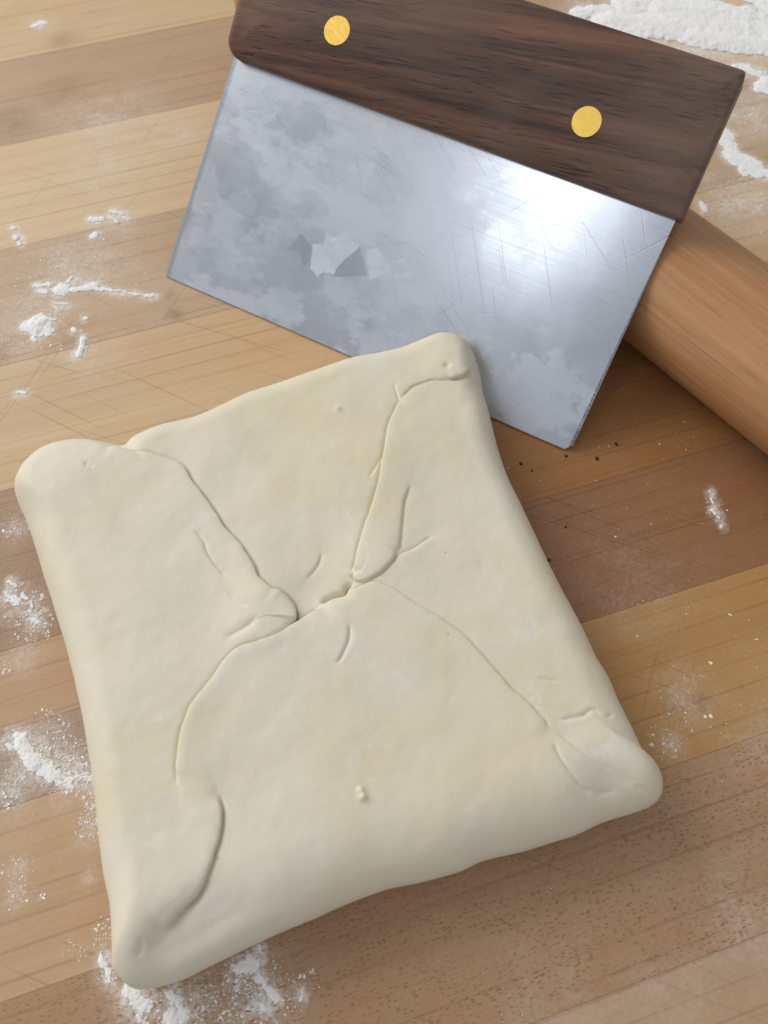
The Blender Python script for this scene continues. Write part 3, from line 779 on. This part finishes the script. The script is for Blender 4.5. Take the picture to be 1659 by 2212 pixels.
rim = csmooth(rim, 5)
cen = rim.mean(0) + np.array([1., 2.])
tg = np.roll(rim, -3, 0) - np.roll(rim, 3, 0)
no_ = np.stack([tg[:, 1], -tg[:, 0]], 1); no_ /= np.linalg.norm(no_, axis=1)[:, None]
if ((rim - cen) * no_).sum() < 0: no_ = -no_
radv = rim - cen; Lr = np.linalg.norm(radv, axis=1)
cosf = csmooth((radv * no_).sum(1) / Lr, 24)
MT = 370
tt = (np.arange(1, MT + 1) / MT) ** 1.5
low_a = np.radians([-86, -74, -60, -46, -32, -18, -8])
VX, VY, VZ, VD = [], [], [], []
rim_r = csmooth(RIM - 1.5 * np.clip(-no_[:, 0], 0, 1) + 8.5 * np.clip(-no_[:, 1], 0, 1) ** 1.5, 30)   # the near side rolls over more gently
nos = csmooth(no_, 10)
for a in low_a:                                       # tucked-under lower half of the rim
    q = rim - nos * RZ * (1 - math.cos(a))
    VX.append(q[:, 0]); VY.append(q[:, 1]); VZ.append(np.full(NS, RZ + RZ * math.sin(a))); VD.append(np.zeros(NS))
VX.append(rim[:, 0]); VY.append(rim[:, 1]); VZ.append(np.full(NS, RZ)); VD.append(np.zeros(NS))
for t in tt:
    q = rim - radv * t
    dd = t * Lr * cosf
    x_ = np.clip(dd / rim_r, 0, 1)
    VX.append(q[:, 0]); VY.append(q[:, 1]); VD.append(dd)
    VZ.append(RZ + (T - RZ) * (1 - (1 - x_) ** 2.25) ** (1 / 2.25) - .8 * np.exp(-t * 80 / 26.) + .3)
VX = np.array(VX).T.copy(); VY = np.array(VY).T.copy(); VZ = np.array(VZ).T.copy(); VD = np.array(VD).T.copy()   # (NS, rings)
topf = sstep(0, 7, VD)
sidef = sstep(0., 2.5, VD)
disp = fbm(VX / 34, VY / 34, 3, 2) * .85 + fbm(VX / 11, VY / 11, 3, 9) * .23 + fbm(VX / 2.6, VY / 2.6, 2, 14) * .04
disp *= topf
crown = np.clip((VZ - RZ) / (T - RZ), 0, 1)
for (bx, by), amp, br in BUMPS:
    disp += amp * np.exp(-((VX - bx) ** 2 + (VY - by) ** 2) / (br * br)) * crown


SHX = np.zeros_like(VX); SHY = np.zeros_like(VX)


def crease(poly, side, step, Lup, groove, gw, e0, e1):
    """height field of one fold line: a raised flap on one side, a narrow groove along it"""
    poly = np.array(poly, float)
    # densify
    pp = [poly[0]]
    k_ = len(poly)
    for i in range(k_ - 1):
        a, b, c_, d_ = poly[max(i - 1, 0)], poly[i], poly[i + 1], poly[min(i + 2, k_ - 1)]
        for t in (.33, .67, 1.):
            pp.append(.5 * (2 * b + (c_ - a) * t + (2 * a - 5 * b + 4 * c_ - d_) * t * t + (3 * b - a - 3 * c_ + d_) * t ** 3))
    poly = np.array(pp)
    reach = 3.5 * Lup if step else 6 * gw + 1
    msk = (VX > poly[:, 0].min() - reach) & (VX < poly[:, 0].max() + reach) & (VY > poly[:, 1].min() - reach) & (VY < poly[:, 1].max() + reach) & (VD > .3)
    x, y = VX[msk], VY[msk]
    # wander a little, as torn dough does
    wx_ = x + .16 * vnoise(x / 2.3, y / 2.3, 40); wy_ = y + .16 * vnoise(x / 2.3, y / 2.3, 44)
    best = np.full(x.shape, 1e9); qx = np.zeros(x.shape); qy = np.zeros(x.shape); sg = np.zeros(x.shape); al = np.zeros(x.shape)
    acc = 0.
    for i in range(len(poly) - 1):
        a, b = poly[i], poly[i + 1]; ab = b - a; l = np.hypot(*ab)
        t = np.clip(((wx_ - a[0]) * ab[0] + (wy_ - a[1]) * ab[1]) / (l * l), 0, 1)
        px, py = wx_ - a[0] - t * ab[0], wy_ - a[1] - t * ab[1]
        dd = px * px + py * py
        m_ = dd < best
        best[m_] = dd[m_]; qx[m_] = px[m_]; qy[m_] = py[m_]; al[m_] = (acc + t * l)[m_]
        sg[m_] = np.sign(ab[0] * py - ab[1] * px)[m_]
        acc += l
    dist = np.sqrt(best); sdist = dist * sg * side
    endf = sstep(0, e0, al) * sstep(0, e1, acc - al)
    # past either end the raised side fades out round the tip instead of stopping short
    fan = np.ones_like(dist)
    for a, b, at_end in ((poly[0], poly[1], al <= 1e-9), (poly[-1], poly[-2], al >= acc - 1e-9)):
        ab = (b - a) / np.hypot(*(b - a))
        perp = np.abs((wx_ - a[0]) * ab[1] - (wy_ - a[1]) * ab[0])
        fan = np.where(at_end, sstep(0, 1, perp / (dist + 1e-6)), fan)
    upf = fan * (1 - (1 - endf) * np.exp(-dist / 3.5))
    if step:
        up = np.where(sdist > 0, step * np.exp(-dist / Lup) * (1 - np.exp(-(dist / .8) ** 1.5)), 0)
    else:
        up = .25 * groove * np.exp(-(dist / (gw * 2.5)) ** 2)
    h = up * (upf if step else endf) - groove * endf * np.exp(-(dist / gw) ** 1.3)
    if step: h -= np.where(sdist < 0, .25 * step * np.exp(-dist / (Lup * .5)), .25 * step * np.exp(-dist / .5)) * upf
    if step:                                          # the lip of the upper flap leans over the gap
        lean = np.where(sdist > 0, .75 * min(step, 1.) * np.exp(-((dist - 1.) / .65) ** 2), 0) * endf * np.clip(VD[msk] / 2., 0, 1)
        gx_, gy_ = qx / (dist + 1e-6), qy / (dist + 1e-6)
        SHX[msk] -= gx_ * lean; SHY[msk] -= gy_ * lean
    disp[msk] += h * np.clip(VD[msk] / 2., 0, 1)


for p_, s_, st_, lu_, gr_, gw_, e0_, e1_ in CREASES: crease(p_, s_, st_ * .85, lu_ * 1.1, gr_ * .9, gw_, e0_, e1_)
# move along the local outward direction: up on top, outwards on the sides
VZ = np.where(VZ > RZ, np.maximum(VZ + disp * (.35 + .65 * topf), RZ * .9), VZ)
VX += SHX; VY += SHY
# front and side walls are slightly uneven too
wob = fbm(VX / 16 + 40, VY / 16, 3, 27) * .35 * (1 - topf)
VX += wob * nos[:, 0][:, None]; VY += wob * nos[:, 1][:, None]
# the far corner lies on the scraper: lift whatever would sink through the blade
ru = (VX - SA[0]) * se[0] + (VY - SA[1]) * se[1]; rn = (VX - SA[0]) * sn[0] + (VY - SA[1]) * sn[1]
bz = SA[2] + np.maximum(rn, 0) * math.tan(TILT) + .9 / math.cos(TILT)
on = (ru > -1) & (ru < 154) & (rn > -1.5)
VZ = np.where(on & (VZ < bz), bz, VZ)
VZ = np.maximum(VZ, .02)
NRG = VX.shape[1]
verts = np.stack([VX, VY, VZ], -1).reshape(-1, 3)
faces = grid_faces(NS, NRG, wrap=True)
e1_, e2_ = verts[faces[:, 1]] - verts[faces[:, 0]], verts[faces[:, 3]] - verts[faces[:, 0]]
fn = np.cross(e1_, e2_)
if fn[NRG * 3 - 5, 2] < 0: faces = faces[:, ::-1].copy(); fn = -fn
vn = np.zeros_like(verts)
for k in range(4):
    for ax in range(3): vn[:, ax] += np.bincount(faces[:, k], fn[:, ax], len(verts))
vn /= np.linalg.norm(vn, axis=1)[:, None] + 1e-12
dough = bpy.data.objects.new('dough_packet', None)
col.objects.link(dough)
dough.empty_display_size = .02
dough.location = (cen[0] * MM, cen[1] * MM, 0)
tag(dough, 'square packet of pale dough folded like an envelope on the floured worktop', 'dough')
fc = verts[faces].mean(1)
which = np.full(len(faces), 0)
for k, nm in enumerate(('left', 'right', 'bottom')):
    which[in_poly(fc[:, 0], fc[:, 1], FLAPS[nm])] = k + 1
under = (faces % NRG).max(1) <= 3
which[under] = 4
org = np.array([cen[0], cen[1], 0])


def sub_mesh(name, sel, extra=None):
    fs = faces[sel]
    uq, inv = np.unique(fs, return_inverse=True)
    fs2 = inv.reshape(fs.shape)
    o = mesh_obj(name, verts[uq] - org, fs2, M_DOUGH, dough)
    if len(o.data.vertices) == len(uq):
        o.data.normals_split_custom_set_from_vertices(vn[uq].astype(float).tolist())
    return o


for k, lab in ((0, 'far flap, tucked under the left and right flaps'), (1, 'left flap with a rounded tip at the middle'), (2, 'right flap with a narrow tongue at its tip'), (3, 'near flap, the widest, lying over the others')):
    o = sub_mesh('flap', which == k); o['label'] = lab
sub_mesh('underside', which == 4)

# ------------------------------------------------------------------ flour
def flour_mesh(name, label, caps, seed):
    res = .17
    pad = 4.
    x0 = min(min(c[0], c[2]) - c[4] for c in caps) - pad; x1 = max(max(c[0], c[2]) + c[4] for c in caps) + pad
    y0 = min(min(c[1], c[3]) - c[4] for c in caps) - pad; y1 = max(max(c[1], c[3]) + c[4] for c in caps) + pad
    big = (x1 - x0) * (y1 - y0) > 5000
    if big: res = .4
    gx = np.arange(x0, x1, res); gy = np.arange(y0, y1, res)
    X, Y = np.meshgrid(gx, gy, indexing='ij')
    small = max(c[4] for c in caps)
    ws = min(1., small / 5)
    WX = X + ws * (1.5 * fbm(X / 2.2, Y / 2.2, 3, seed) + 1.3 * fbm(X / 7, Y / 7, 2, seed + 3)); WY = Y + ws * (1.5 * fbm(X / 2.2, Y / 2.2, 3, seed + 7) + 1.3 * fbm(X / 7, Y / 7, 2, seed + 11))
    h = np.full(X.shape, -1.)
    for ax, ay, bx, by, r_, hh in caps:
        dx, dy = bx - ax, by - ay; l2 = dx * dx + dy * dy + 1e-9
        t = np.clip(((WX - ax) * dx + (WY - ay) * dy) / l2, 0, 1)
        d_ = np.hypot(WX - ax - t * dx, WY - ay - t * dy) / r_
        body = np.where(d_ < 1, (max(hh, .05) * .75) * (1 - d_ * d_) + .30 * (1 - d_), -.42 * (d_ - 1) - .25 * np.maximum(d_ - 1.4, 0))
        h = np.maximum(h, body)
    gr = fbm(X / .62, Y / .62, 3, seed + 17, .7)
    lump = fbm(X / 2.6, Y / 2.6, 3, seed + 23)
    z = h + gr * .32 + lump * .26 - .01
    if big: z = h + gr * .2 + lump * .22 + .35 * fbm(X / 12, Y / 12, 4, seed + 29)
    keep_v = z > 0
    keep = keep_v[:-1, :-1] & keep_v[1:, :-1] & keep_v[1:, 1:] & keep_v[:-1, 1:]
    if not keep.any(): return
    # bring the rim of the kept area down to the board
    inner = np.zeros_like(keep_v)
    inner[1:-1, 1:-1] = keep_v[1:-1, 1:-1] & keep_v[:-2, 1:-1] & keep_v[2:, 1:-1] & keep_v[1:-1, :-2] & keep_v[1:-1, 2:] & keep_v[:-2, :-2] & keep_v[2:, 2:] & keep_v[:-2, 2:] & keep_v[2:, :-2]
    z = np.where(inner, np.maximum(z * (.8 if big else .42), .04) + .03, -.02)
    ny = len(gy)
    F = grid_faces(len(gx), ny)[keep.ravel()]
    ox, oy = (x0 + x1) / 2, (y0 + y1) / 2
    uq, inv = np.unique(F, return_inverse=True)
    V = np.stack([X - ox, Y - oy, z], -1).reshape(-1, 3)[uq]
    o = mesh_obj(name, V, inv.reshape(F.shape), M_FLOUR)
    attr(o, 'cover', np.clip((V[:, 2] - .02) / (.32 if big else .15), 0, 1))
    o.location = (ox * MM, oy * MM, 0)
    tag(o, label, 'flour', 'flour spilled on the worktop')
    return o


for k, (nm, lab, caps) in enumerate(FLOUR): flour_mesh(nm, lab, caps, 100 + 13 * k)

# loose grains nobody could count
gv, gf = [], []
OCT = np.array([(1, 0, 0), (0, 1, 0), (-1, 0, 0), (0, -1, 0), (0, 0, .8), (.7, .7, .35), (-.6, .6, .3), (0, 0, -.5)])
TRI = [(0, 5, 4), (5, 1, 4), (1, 6, 4), (6, 2, 4), (2, 3, 4), (3, 0, 4), (0, 7, 5), (5, 7, 1), (1, 7, 6), (6, 7, 2), (2, 7, 3), (3, 7, 0)]
poly_d = [tuple(p) for p in rim[::10]]


def grain(x, y, r_):
    a = rng.uniform(0, 6.28); s = r_ * rng.uniform(.6, 1.4, 3)
    p = OCT * s * [1, 1, .28] + rng.normal(0, .15 * r_, OCT.shape)
    c, s_ = math.cos(a), math.sin(a)
    b = len(gv)
    for q in p: gv.append((x + q[0] * c - q[1] * s_, y + q[0] * s_ + q[1] * c, max(q[2] + .15 * r_, -.02)))
    for t in TRI: gf.append((t[0] + b, t[1] + b, t[2] + b))


for gx_, gy_, gr_, k in GRAINS:
    for i in range(int(k * 1.5)):
        a = rng.uniform(0, 6.28); q = gr_ * 1.15 * rng.random() ** .6
        x, y = gx_ + q * math.cos(a), gy_ + q * math.sin(a)
        r_ = min(.5, .06 + rng.exponential(.06))
        nclu = 1 if rng.random() < .75 else rng.integers(2, 5)
        for j in range(nclu):
            xx, yy = x + (rng.normal(0, r_ * 1.3) if j else 0), y + (rng.normal(0, r_ * 1.3) if j else 0)
            if in_poly(np.array([xx]), np.array([yy]), poly_d)[0]: continue
            grain(xx, yy, r_)
for i in range(700):
    x, y = rng.uniform(-150, 150), rng.uniform(-10, 360)
    if in_poly(np.array([x]), np.array([y]), poly_d)[0]: continue
    grain(x, y, .06 + rng.exponential(.04))
dustg = mesh_obj('flour_dusting', np.array(gv), gf, M_FLOUR, smooth=False)
attr(dustg, 'cover', np.ones(len(gv)))
tag(dustg, 'loose white flour grains scattered over the wooden worktop', 'flour', kind='stuff')

# ------------------------------------------------------------------ dark crumbs
for x, y, r_, lab in CRUMBS:
    bm = bmesh.new()
    bmesh.ops.create_icosphere(bm, subdivisions=2, radius=1)
    for v in bm.verts:
        v.co *= 1 + rng.normal(0, .16)
        v.co.x *= 1.25; v.co.z *= .7
    vv = np.array([v.co[:] for v in bm.verts]) * r_ * .8
    vv[:, 2] = vv[:, 2] * .6 + r_ * .28
    fcs = [[v.index for v in f.verts] for f in bm.faces]
    bm.free()
    o = mesh_obj('crumb', vv, fcs, M_CRUMB)
    o.location = (x * MM, y * MM, 0); o.rotation_euler = (0, 0, rng.uniform(0, 6))
    tag(o, lab, 'crumb', 'dark crumbs beside the dough')
